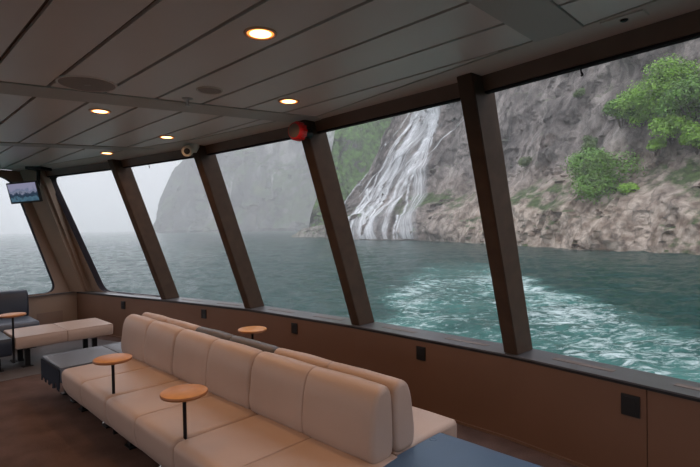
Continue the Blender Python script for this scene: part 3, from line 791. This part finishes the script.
tag(md.mesh('mountain_side', cliff_mat('rock_mid', (.012, .015, .016), (.085, .09, .09), (.50, .49, .47), veg=.40, vegc=(.05, .08, .035), scale=.014), 200, 150), 'misty mountain wall with pale streaks across the fjord', 'mountain')
rp_ = Cliff([(-6, 284), (-14, 283), (-22, 285), (-30, 290), (-36, 296)], [(0, 5), (.3, 8), (.7, 6), (1, .8)], .5, 1.6, 14, seed=5)
tag(rp_.mesh('rocky_point', cliff_mat('rock_pale', (.16, .15, .13), (.32, .29, .25), (.50, .46, .41), veg=.12, scale=.12), 90, 24), 'low pale rocky point at the foot of the green slope', 'rocks')

# ---- waterfall: ribbons of falling water over the cliff face
camR = None
def cam_basis():
    p = -math.atan((233.5 - 226.3) / 485.); rr = R(1.03)
    fw = Vector((0, math.cos(p), math.sin(p))); rt_ = Vector((1, 0, 0)); up_ = rt_.cross(fw)
    return rt_ * math.cos(rr) - up_ * math.sin(rr), up_ * math.cos(rr) + rt_ * math.sin(rr), fw
CB = cam_basis()
def view_dir(x, y): return (CB[0] * ((x - 350) / 485) - CB[1] * ((y - 233.5) / 485) + CB[2]).normalized()
def find(cl, x, y, s0=0, s1=1):
    """where on a cliff a line of sight lands (used once to read the place of a plant or stream off the photograph)"""
    v = view_dir(x, y); best = None
    for it in range(4):
        rng = []
        n = 24
        if best is None: S0, S1, T0, T1 = s0, s1, 0, 1
        else:
            ds = (S1 - S0) / n * 1.5; dt = (T1 - T0) / n * 1.5
            S0, S1, T0, T1 = best[1] - ds, best[1] + ds, best[2] - dt, best[2] + dt; best = None
        for i in range(n + 1):
            for j in range(n + 1):
                s = min(1, max(0, S0 + (S1 - S0) * i / n)); t = min(1, max(0, T0 + (T1 - T0) * j / n))
                q = cl.P(s, t) - Vector((0, 0, EYE)); e = (q.normalized() - v).length
                if best is None or e < best[0]: best = (e, s, t)
    return best[1], best[2]
def water_white(name, lo, hi, sc):
    m = bpy.data.materials.new(name); m.use_nodes = True; nt = m.node_tree; b = nt.nodes['Principled BSDF']
    b.inputs['Base Color'].default_value = (.86, .88, .90, 1); b.inputs['Roughness'].default_value = .8
    tc = nt.nodes.new('ShaderNodeUVMap'); mp = nt.nodes.new('ShaderNodeMapping'); mp.inputs['Scale'].default_value = sc
    n = nt.nodes.new('ShaderNodeTexNoise'); n.inputs['Scale'].default_value = 1; n.inputs['Detail'].default_value = 6; n.inputs['Roughness'].default_value = .6
    nt.links.new(tc.outputs[0], mp.inputs['Vector']); nt.links.new(mp.outputs[0], n.inputs['Vector'])
    r = nt.nodes.new('ShaderNodeMapRange'); r.inputs['From Min'].default_value = lo; r.inputs['From Max'].default_value = hi
    nt.links.new(n.outputs['Fac'], r.inputs['Value'])
    # soft sides
    sx = nt.nodes.new('ShaderNodeSeparateXYZ'); nt.links.new(tc.outputs[0], sx.inputs[0])
    a = nt.nodes.new('ShaderNodeMath'); a.operation = 'PINGPONG'; a.inputs[1].default_value = .5; nt.links.new(sx.outputs['X'], a.inputs[0])
    e = nt.nodes.new('ShaderNodeMapRange'); e.inputs['From Max'].default_value = .35; nt.links.new(a.outputs[0], e.inputs['Value'])
    mu = nt.nodes.new('ShaderNodeMath'); mu.operation = 'MULTIPLY'; nt.links.new(r.outputs['Result'], mu.inputs[0]); nt.links.new(e.outputs['Result'], mu.inputs[1])
    nt.links.new(mu.outputs[0], b.inputs['Alpha'])
    return m
WF = water_white('falling_water', .30, .72, (2.5, 14, 1))
WV = water_white('falling_veil', .30, .80, (9, 6, 1))
bm = bmesh.new(); uvl = bm.loops.layers.uv.new('UVMap'); rnd = random.Random(5)
def ribbon(px, width, mi, jit=2.0, lift=1.0, n=46):
    """px: key points of a stream"""
    st = [find(CL, x, y, .5, .97) for x, y in px]
    acc = []
    for k in range(n):
        f_ = k / (n - 1) * (len(st) - 1); i = min(len(st) - 2, int(f_)); tt = f_ - i
        s = st[i][0] + (st[i + 1][0] - st[i][0]) * tt; t = st[i][1] + (st[i + 1][1] - st[i][1]) * tt
        w_ = width[0] + (width[1] - width[0]) * k / (n - 1)
        s += noise.noise(Vector((k * .21, px[0][0] * .37, px[-1][0]))) * jit * .0003
        ds = w_ / CL.d[-1] / 2
        row = []
        for c in (-1, -.33, .33, 1):
            p = sum((CL.P(s + ds * c * .5 + e_, t) for e_ in (-.006, -.003, 0, .003, .006)), Vector()) / 5 + (CL.base(min(1, s + .01)) - CL.base(s - .01)).normalized().to_3d() * (w_ / 2 * c * .6); toc = Vector((-p.x, -p.y, 0)).normalized(); row.append(bm.verts.new(p + toc * lift))
        acc.append(row)
    r0 = rnd.random() * 10
    for k in range(n - 1):
        for c in range(3):
            fc = bm.faces.new((acc[k][c], acc[k][c + 1], acc[k + 1][c + 1], acc[k + 1][c])); fc.material_index = mi; fc.smooth = True
            uv = [(c / 3, k), (c + 1, k), (c + 1, k + 1), (c, k + 1)]
            for lp, (a, b) in zip(fc.loops, ((c / 3, k / n), ((c + 1) / 3, k / n), ((c + 1) / 3, (k + 1) / n), (c / 3, (k + 1) / n))):
                lp[uvl].uv = (a, b + r0)
# the broad head of the fall and its fan of branches, as read from the photograph
streams = [
    ([(432, 84), (427, 110), (415, 130), (398, 158), (372, 190), (354, 215), (343, 239)], (9, 5)),
    ([(428, 84), (420, 112), (405, 132), (388, 160), (366, 196), (352, 239)], (6, 4)),
    ([(436, 84), (433, 112), (425, 140), (412, 170), (396, 200), (385, 239)], (8, 5)),
    ([(440, 84), (436, 118), (420, 150), (402, 178), (380, 210), (367, 239)], (6, 5)),
    ([(424, 84), (412, 120), (396, 145), (378, 175), (360, 205), (347, 239)], (4, 3)),
    ([(412, 110), (399, 130), (383, 148), (372, 168)], (2, 2)),
    ([(360, 170), (352, 185), (346, 200), (343, 205)], (1.5, 1.5)),
    ([(362, 168), (352, 182), (343, 200)], (1.5, 2)),
    ([(468, 118), (452, 132), (434, 150), (424, 160)], (1.2, 1.2)),
    ([(398, 215), (395, 225), (394, 239)], (2, 2.5)),
    ([(424, 160), (408, 190), (402, 215), (397, 239)], (2, 2)),
    ([(392, 160), (380, 185), (368, 212), (360, 239)], (3, 4)),
    ([(404, 150), (392, 178), (380, 205), (374, 239)], (3, 4)),
]
for px, wd in streams: ribbon(px, (wd[0] * 1.2, wd[1] * .85), 0, lift=1.6)
for px, wd in (([(437, 84), (430, 112), (412, 140), (388, 178), (372, 205), (365, 239)], (16, 26)), ([(438, 84), (436, 115), (428, 150), (418, 190), (408, 239)], (10, 12))):
    ribbon(px, wd, 1, lift=1.3)
wf = link('waterfall', bm, [WF, WV], smooth=True)
tag(wf, 'white waterfall fanning out in many strands over the dark rock face', 'waterfall')

# ---- trees on the cliff
def leaf_mat(name, c):
    m = mat(name, c, .6, var=.45, vscale=.5); 
    m.node_tree.nodes['Principled BSDF'].inputs['Subsurface Weight'].default_value = 0
    return m
LEAF = [leaf_mat('leaf_bright', (.22, .42, .045)), leaf_mat('leaf_mid', (.12, .27, .035)), leaf_mat('leaf_dull', (.10, .16, .045))]
BARK = mat('bark', (.10, .08, .06), .8)
def tree(px, size, label, lm, n, name='tree', cat='tree', lobes=9, sq=.8, trunk=True, group=None):
    s, t = find(CL, *px, 0, .75); c = CL.P(s, t); toc = Vector((-c.x, -c.y, 0)).normalized()
    base = c - Vector((0, 0, size * .5)) + toc * 1.0; mid = c + toc * (size * .33 + 1.0)
    rnd = random.Random(int(px[0] * 7 + px[1]))
    r = empty(name, base)
    bm = bmesh.new()
    L = []
    side = Vector((toc.y, -toc.x, 0))
    for k in range(lobes):
        a = rnd.uniform(0, 2 * math.pi); rr = rnd.uniform(.1, .62) * size * .5
        L.append((mid + side * math.cos(a) * rr * 1.15 + Vector((0, 0, 1)) * math.sin(a) * rr * sq + toc * rnd.uniform(-.2, .25) * size, rnd.uniform(.16, .30) * size))
    for k in range(n):
        cc, lr = L[k % lobes]
        d = Vector((rnd.gauss(0, 1), rnd.gauss(0, 1), rnd.gauss(0, 1))).normalized()
        if d.z < -.5 and rnd.random() < .6: d.z = -d.z
        rad = lr * (rnd.uniform(.55, 1.0) if rnd.random() < .85 else rnd.uniform(1.0, 1.22)); wob = 1 + .22 * noise.noise(d * 3 + cc)
        p = cc + Vector((d.x, d.y, d.z * .78)) * rad * wob - base
        e1 = Vector((rnd.gauss(0, 1), rnd.gauss(0, 1), rnd.gauss(0, .6))).normalized(); nn = (d + Vector((rnd.gauss(0, .4), rnd.gauss(0, .4), rnd.gauss(0, .4) + .35))).normalized()
        e1 = (e1 - nn * e1.dot(nn)).normalized(); e2 = nn.cross(e1); q = rnd.uniform(.16, .32)
        vs = [bm.verts.new(p + e1 * q), bm.verts.new(p + e2 * q * .7), bm.verts.new(p - e1 * q), bm.verts.new(p - e2 * q * .7)]
        bm.faces.new(vs)
    link('foliage', bm, lm, r)
    if trunk:
        bm = bmesh.new()
        for cc, lr in L[:6]:
            a = Vector((0, 0, 0)); b_ = (cc - base) * .5 + Vector((0, 0, size * .05)); tube(bm, a, b_, size * .016, 7); tube(bm, b_, cc - base, size * .009, 6)
        link('trunk', bm, BARK, r, smooth=True)
    tag(r, label, cat, group); return r
tree((600, 177), 16.0, 'bushy green tree standing alone low on the rock face', LEAF[1], 15000, lobes=18, sq=1.1)
tree((625, 190), 4.5, 'small pale green tree at the foot of the lone bushy tree', LEAF[0], 2200, lobes=6)
tree((640, 112), 12.0, 'bright green tree high on the cliff, on the waterfall side of the thicket', LEAF[0], 8000, lobes=13, sq=.9)
tree((668, 92), 14.0, 'tallest bright green tree topping the cliff thicket', LEAF[0], 9000, lobes=14, sq=.9)
tree((694, 104), 14.0, 'broad green tree at the thicket edge against the window frame', LEAF[1], 8000, lobes=13)
tree((672, 128), 8.0, 'lower bright green tree leaning out below the tallest one', LEAF[0], 5000, lobes=9)
tree((697, 138), 7.0, 'green bush overhanging the pale boulder below the thicket', LEAF[0], 3500, lobes=8, name='bush', cat='bush')
tree((590, 146), 6.5, 'dull olive bush just above the lone bushy tree', LEAF[2], 3200, lobes=8, name='bush', cat='bush')
tree((524, 164), 6.5, 'low dark bush on the ledge beside the thick window post', LEAF[2], 2600, lobes=8, sq=.5, name='bush', cat='bush', trunk=False)
tree((622, 116), 8.5, 'leafy green tree at the upper thicket edge over the lone tree', LEAF[1], 5000, lobes=10)
tree((656, 146), 4.5, 'small green bush between the thicket and the pale boulder', LEAF[0], 1500, lobes=5, name='bush', cat='bush')
tree((576, 96), 4.5, 'small dark shrub high on the bare cliff wall', LEAF[2], 1200, lobes=5, name='bush', cat='bush', trunk=False)

# ---- sea
def sea_mat():
    m = bpy.data.materials.new('sea_water'); m.use_nodes = True; nt = m.node_tree; b = nt.nodes['Principled BSDF']
    N = lambda t: nt.nodes.new(t); Lk = nt.links.new
    tc = N('ShaderNodeTexCoord'); sp = N('ShaderNodeSeparateXYZ'); Lk(tc.outputs['Object'], sp.inputs[0])
    def math_(op, a, b_=None, c_=None):
        n = N('ShaderNodeMath'); n.operation = op
        for k, v in enumerate((a, b_, c_)):
            if v is None: continue
            if isinstance(v, (int, float)): n.inputs[k].default_value = v
            else: Lk(v, n.inputs[k])
        return n.outputs[0]
    def mrange(v, a, b_, c_=0, d=1):
        n = N('ShaderNodeMapRange'); n.interpolation_type = 'SMOOTHSTEP'; Lk(v, n.inputs['Value'])
        for k, q in zip(('From Min', 'From Max', 'To Min', 'To Max'), (a, b_, c_, d)): n.inputs[k].default_value = q
        return n.outputs[0]
    def nz(scale, det, rough, sx=1, sy=1, dist=0):
        mp = N('ShaderNodeMapping'); mp.inputs['Scale'].default_value = (sx, sy, 1); Lk(tc.outputs['Object'], mp.inputs['Vector'])
        n = N('ShaderNodeTexNoise'); n.inputs['Scale'].default_value = scale; n.inputs['Detail'].default_value = det; n.inputs['Roughness'].default_value = rough; n.inputs['Distortion'].default_value = dist
        Lk(mp.outputs[0], n.inputs['Vector']); return n.outputs['Fac']
    X, Y = sp.outputs['X'], sp.outputs['Y']
    # the wake runs away astern: its two edges bend away from the ship
    left = math_('MULTIPLY_ADD', math_('POWER', math_('MAXIMUM', math_('ADD', Y, -14), 0), 1.25), .085, -2.0)
    right = math_('MULTIPLY_ADD', Y, .06, 16.5)
    wob = math_('MULTIPLY_ADD', nz(.16, 7, .72, .7, 1), 13, -6.5)
    dl_ = math_('ADD', math_('SUBTRACT', X, left), wob); dr = math_('ADD', math_('SUBTRACT', right, X), wob)
    inside = math_('MULTIPLY', mrange(dl_, -1.0, 1.8), mrange(dr, -.8, 2.2))
    fade = mrange(Y, 45, 88, 1, .0)
    rim = math_('MAXIMUM', mrange(dl_, 7, .5, 0, .5), mrange(dr, 11, 2.0, 0, .75))
    strength = math_('MULTIPLY', math_('MULTIPLY', inside, fade), math_('MULTIPLY_ADD', rim, .55, .45))
    fine = nz(2.4, 10, .78, .42, 1.0, .8)
    big = nz(.16, 4, .6, .7, 1.3, .6)
    thr = math_('MULTIPLY_ADD', strength, -.20, .735)
    fo = math_('SUBTRACT', math_('MULTIPLY_ADD', big, .35, math_('MULTIPLY', fine, .80)), thr)
    foam = math_('MULTIPLY', mrange(fo, -.04, .11), .9)
    foam = math_('MULTIPLY', foam, mrange(strength, .02, .25))
    aer = math_('MULTIPLY', strength, mrange(nz(.35, 5, .6, .6, 1.4, .5), .25, .75, .25, 1))
    c1 = N('ShaderNodeMix'); c1.data_type = 'RGBA'; c1.inputs['A'].default_value = (.007, .042, .038, 1); c1.inputs['B'].default_value = (.10, .29, .255, 1); Lk(aer, c1.inputs['Factor'])
    c2 = N('ShaderNodeMix'); c2.data_type = 'RGBA'; Lk(c1.outputs['Result'], c2.inputs['A']); c2.inputs['B'].default_value = (.66, .76, .76, 1); Lk(foam, c2.inputs['Factor'])
    Lk(c2.outputs['Result'], b.inputs['Base Color'])
    ro = math_('MULTIPLY_ADD', foam, .5, .16); Lk(ro, b.inputs['Roughness']); b.inputs['IOR'].default_value = 1.33; b.inputs['Specular IOR Level'].default_value = .42
    w1 = nz(.55, 6, .6, .6, 1.2, .4); w2 = nz(2.6, 4, .6, .7, 1.2)
    hgt = math_('MULTIPLY_ADD', w2, .25, w1); hgt = math_('MULTIPLY_ADD', fine, math_('MULTIPLY', strength, 1.0), hgt)
    bp = N('ShaderNodeBump'); bp.inputs['Strength'].default_value = 1.0; bp.inputs['Distance'].default_value = .30; Lk(hgt, bp.inputs['Height']); Lk(bp.outputs['Normal'], b.inputs['Normal'])
    return m
bm = bmesh.new()
vs = [bm.verts.new(p) for p in ((-9000, -9000, SEA - .6), (9000, -9000, SEA - .6), (9000, 9000, SEA - .6), (-9000, 9000, SEA - .6))]; bm.faces.new(vs)
# choppy water: real wavelets out to about a kilometre
NA, NR = 520, 430; rings = []
for j in range(NR + 1):
    rr = 11.0 * (1100 / 11.0) ** (j / NR); row = []
    for i in range(NA + 1):
        a = R(-58) + R(112) * i / NA; x = rr * math.sin(a); y = rr * math.cos(a)
        v = Vector((x * .16, y * .26, 0)); h1 = noise.noise(v) ; h2 = 1 - abs(noise.noise(Vector((x * .42, y * .75, 3.3)))) * 2; h3 = 1 - abs(noise.noise(Vector((x * 1.1, y * 1.7, 7.1)))) * 2
        fd = min(1, max(0, (1000 - rr) / 300))
        h_ = .30 * h1 + .20 * h2 + (.07 * h3 if rr < 260 else 0)
        row.append(bm.verts.new((x, y, SEA + (h_ - .1) * fd - (0 if rr < 1000 else .3))))
    rings.append(row)
for j in range(NR):
    for i in range(NA):
        bm.faces.new((rings[j][i], rings[j][i + 1], rings[j + 1][i + 1], rings[j + 1][i]))
for f_ in bm.faces: f_.smooth = True
sea = struct(link('ground_sea', bm, sea_mat()))

# ---- fog over the fjord: a real scattering volume beyond the ship
m = bpy.data.materials.new('fog'); m.use_nodes = True; nt = m.node_tree
for n_ in list(nt.nodes): nt.nodes.remove(n_)
o_ = nt.nodes.new('ShaderNodeOutputMaterial'); v_ = nt.nodes.new('ShaderNodeVolumeScatter'); v_.inputs['Color'].default_value = (1, .985, 1, 1); v_.inputs['Density'].default_value = .00075
v_.inputs['Anisotropy'].default_value = 0
nt.links.new(v_.outputs[0], o_.inputs['Volume'])
bm = bmesh.new()
box(bm, -6000, 3000, 0, 7000, SEA + .05, 260)
fog = link('fog_bank', bm, m); fog.rotation_euler = (0, 0, R(-0)); fog.location = (0, 22, 0)
tag(fog, 'pale grey fog lying over the fjord and hiding the far shores', 'fog', kind='stuff')

# ---------------------------------------------------------------- sky, camera
wd = bpy.data.worlds.new('overcast'); bpy.context.scene.world = wd; wd.use_nodes = True; nt = wd.node_tree
bg = nt.nodes['Background']; bg.inputs['Strength'].default_value = 1.25
# overcast sky: brightest overhead, a third of that at the horizon
tc = nt.nodes.new('ShaderNodeTexCoord'); sx = nt.nodes.new('ShaderNodeSeparateXYZ'); nt.links.new(tc.outputs['Generated'], sx.inputs[0])
mr = nt.nodes.new('ShaderNodeMapRange'); mr.inputs['From Min'].default_value = 0; mr.inputs['From Max'].default_value = 1; nt.links.new(sx.outputs['Z'], mr.inputs['Value'])
cr = nt.nodes.new('ShaderNodeValToRGB'); cr.color_ramp.elements[0].color = (.50, .50, .555, 1); cr.color_ramp.elements[1].color = (1.55, 1.52, 1.66, 1)
nt.links.new(mr.outputs['Result'], cr.inputs['Fac']); nt.links.new(cr.outputs['Color'], bg.inputs['Color'])
cam = bpy.data.cameras.new('camera'); co = bpy.data.objects.new('camera', cam); COL.objects.link(co)
cam.sensor_width = 36; cam.lens = 36 * 485 / 700; cam.clip_end = 20000; cam.clip_start = .02
Mc = Matrix((CB[0], CB[1], -CB[2])).transposed().to_4x4(); Mc.translation = (0, 0, EYE); co.matrix_world = Mc
sc = bpy.context.scene; sc.camera = co
sc.view_settings.view_transform = 'Standard'; sc.view_settings.look = 'None'; sc.view_settings.gamma = 1; sc.view_settings.exposure = .38
sc.view_settings.use_curve_mapping = False
sc.cycles.use_denoising = True; sc.cycles.max_bounces = 10; sc.cycles.diffuse_bounces = 5; sc.cycles.volume_bounces = 8; sc.cycles.transparent_max_bounces = 24
sc.cycles.caustics_reflective = False; sc.cycles.caustics_refractive = False
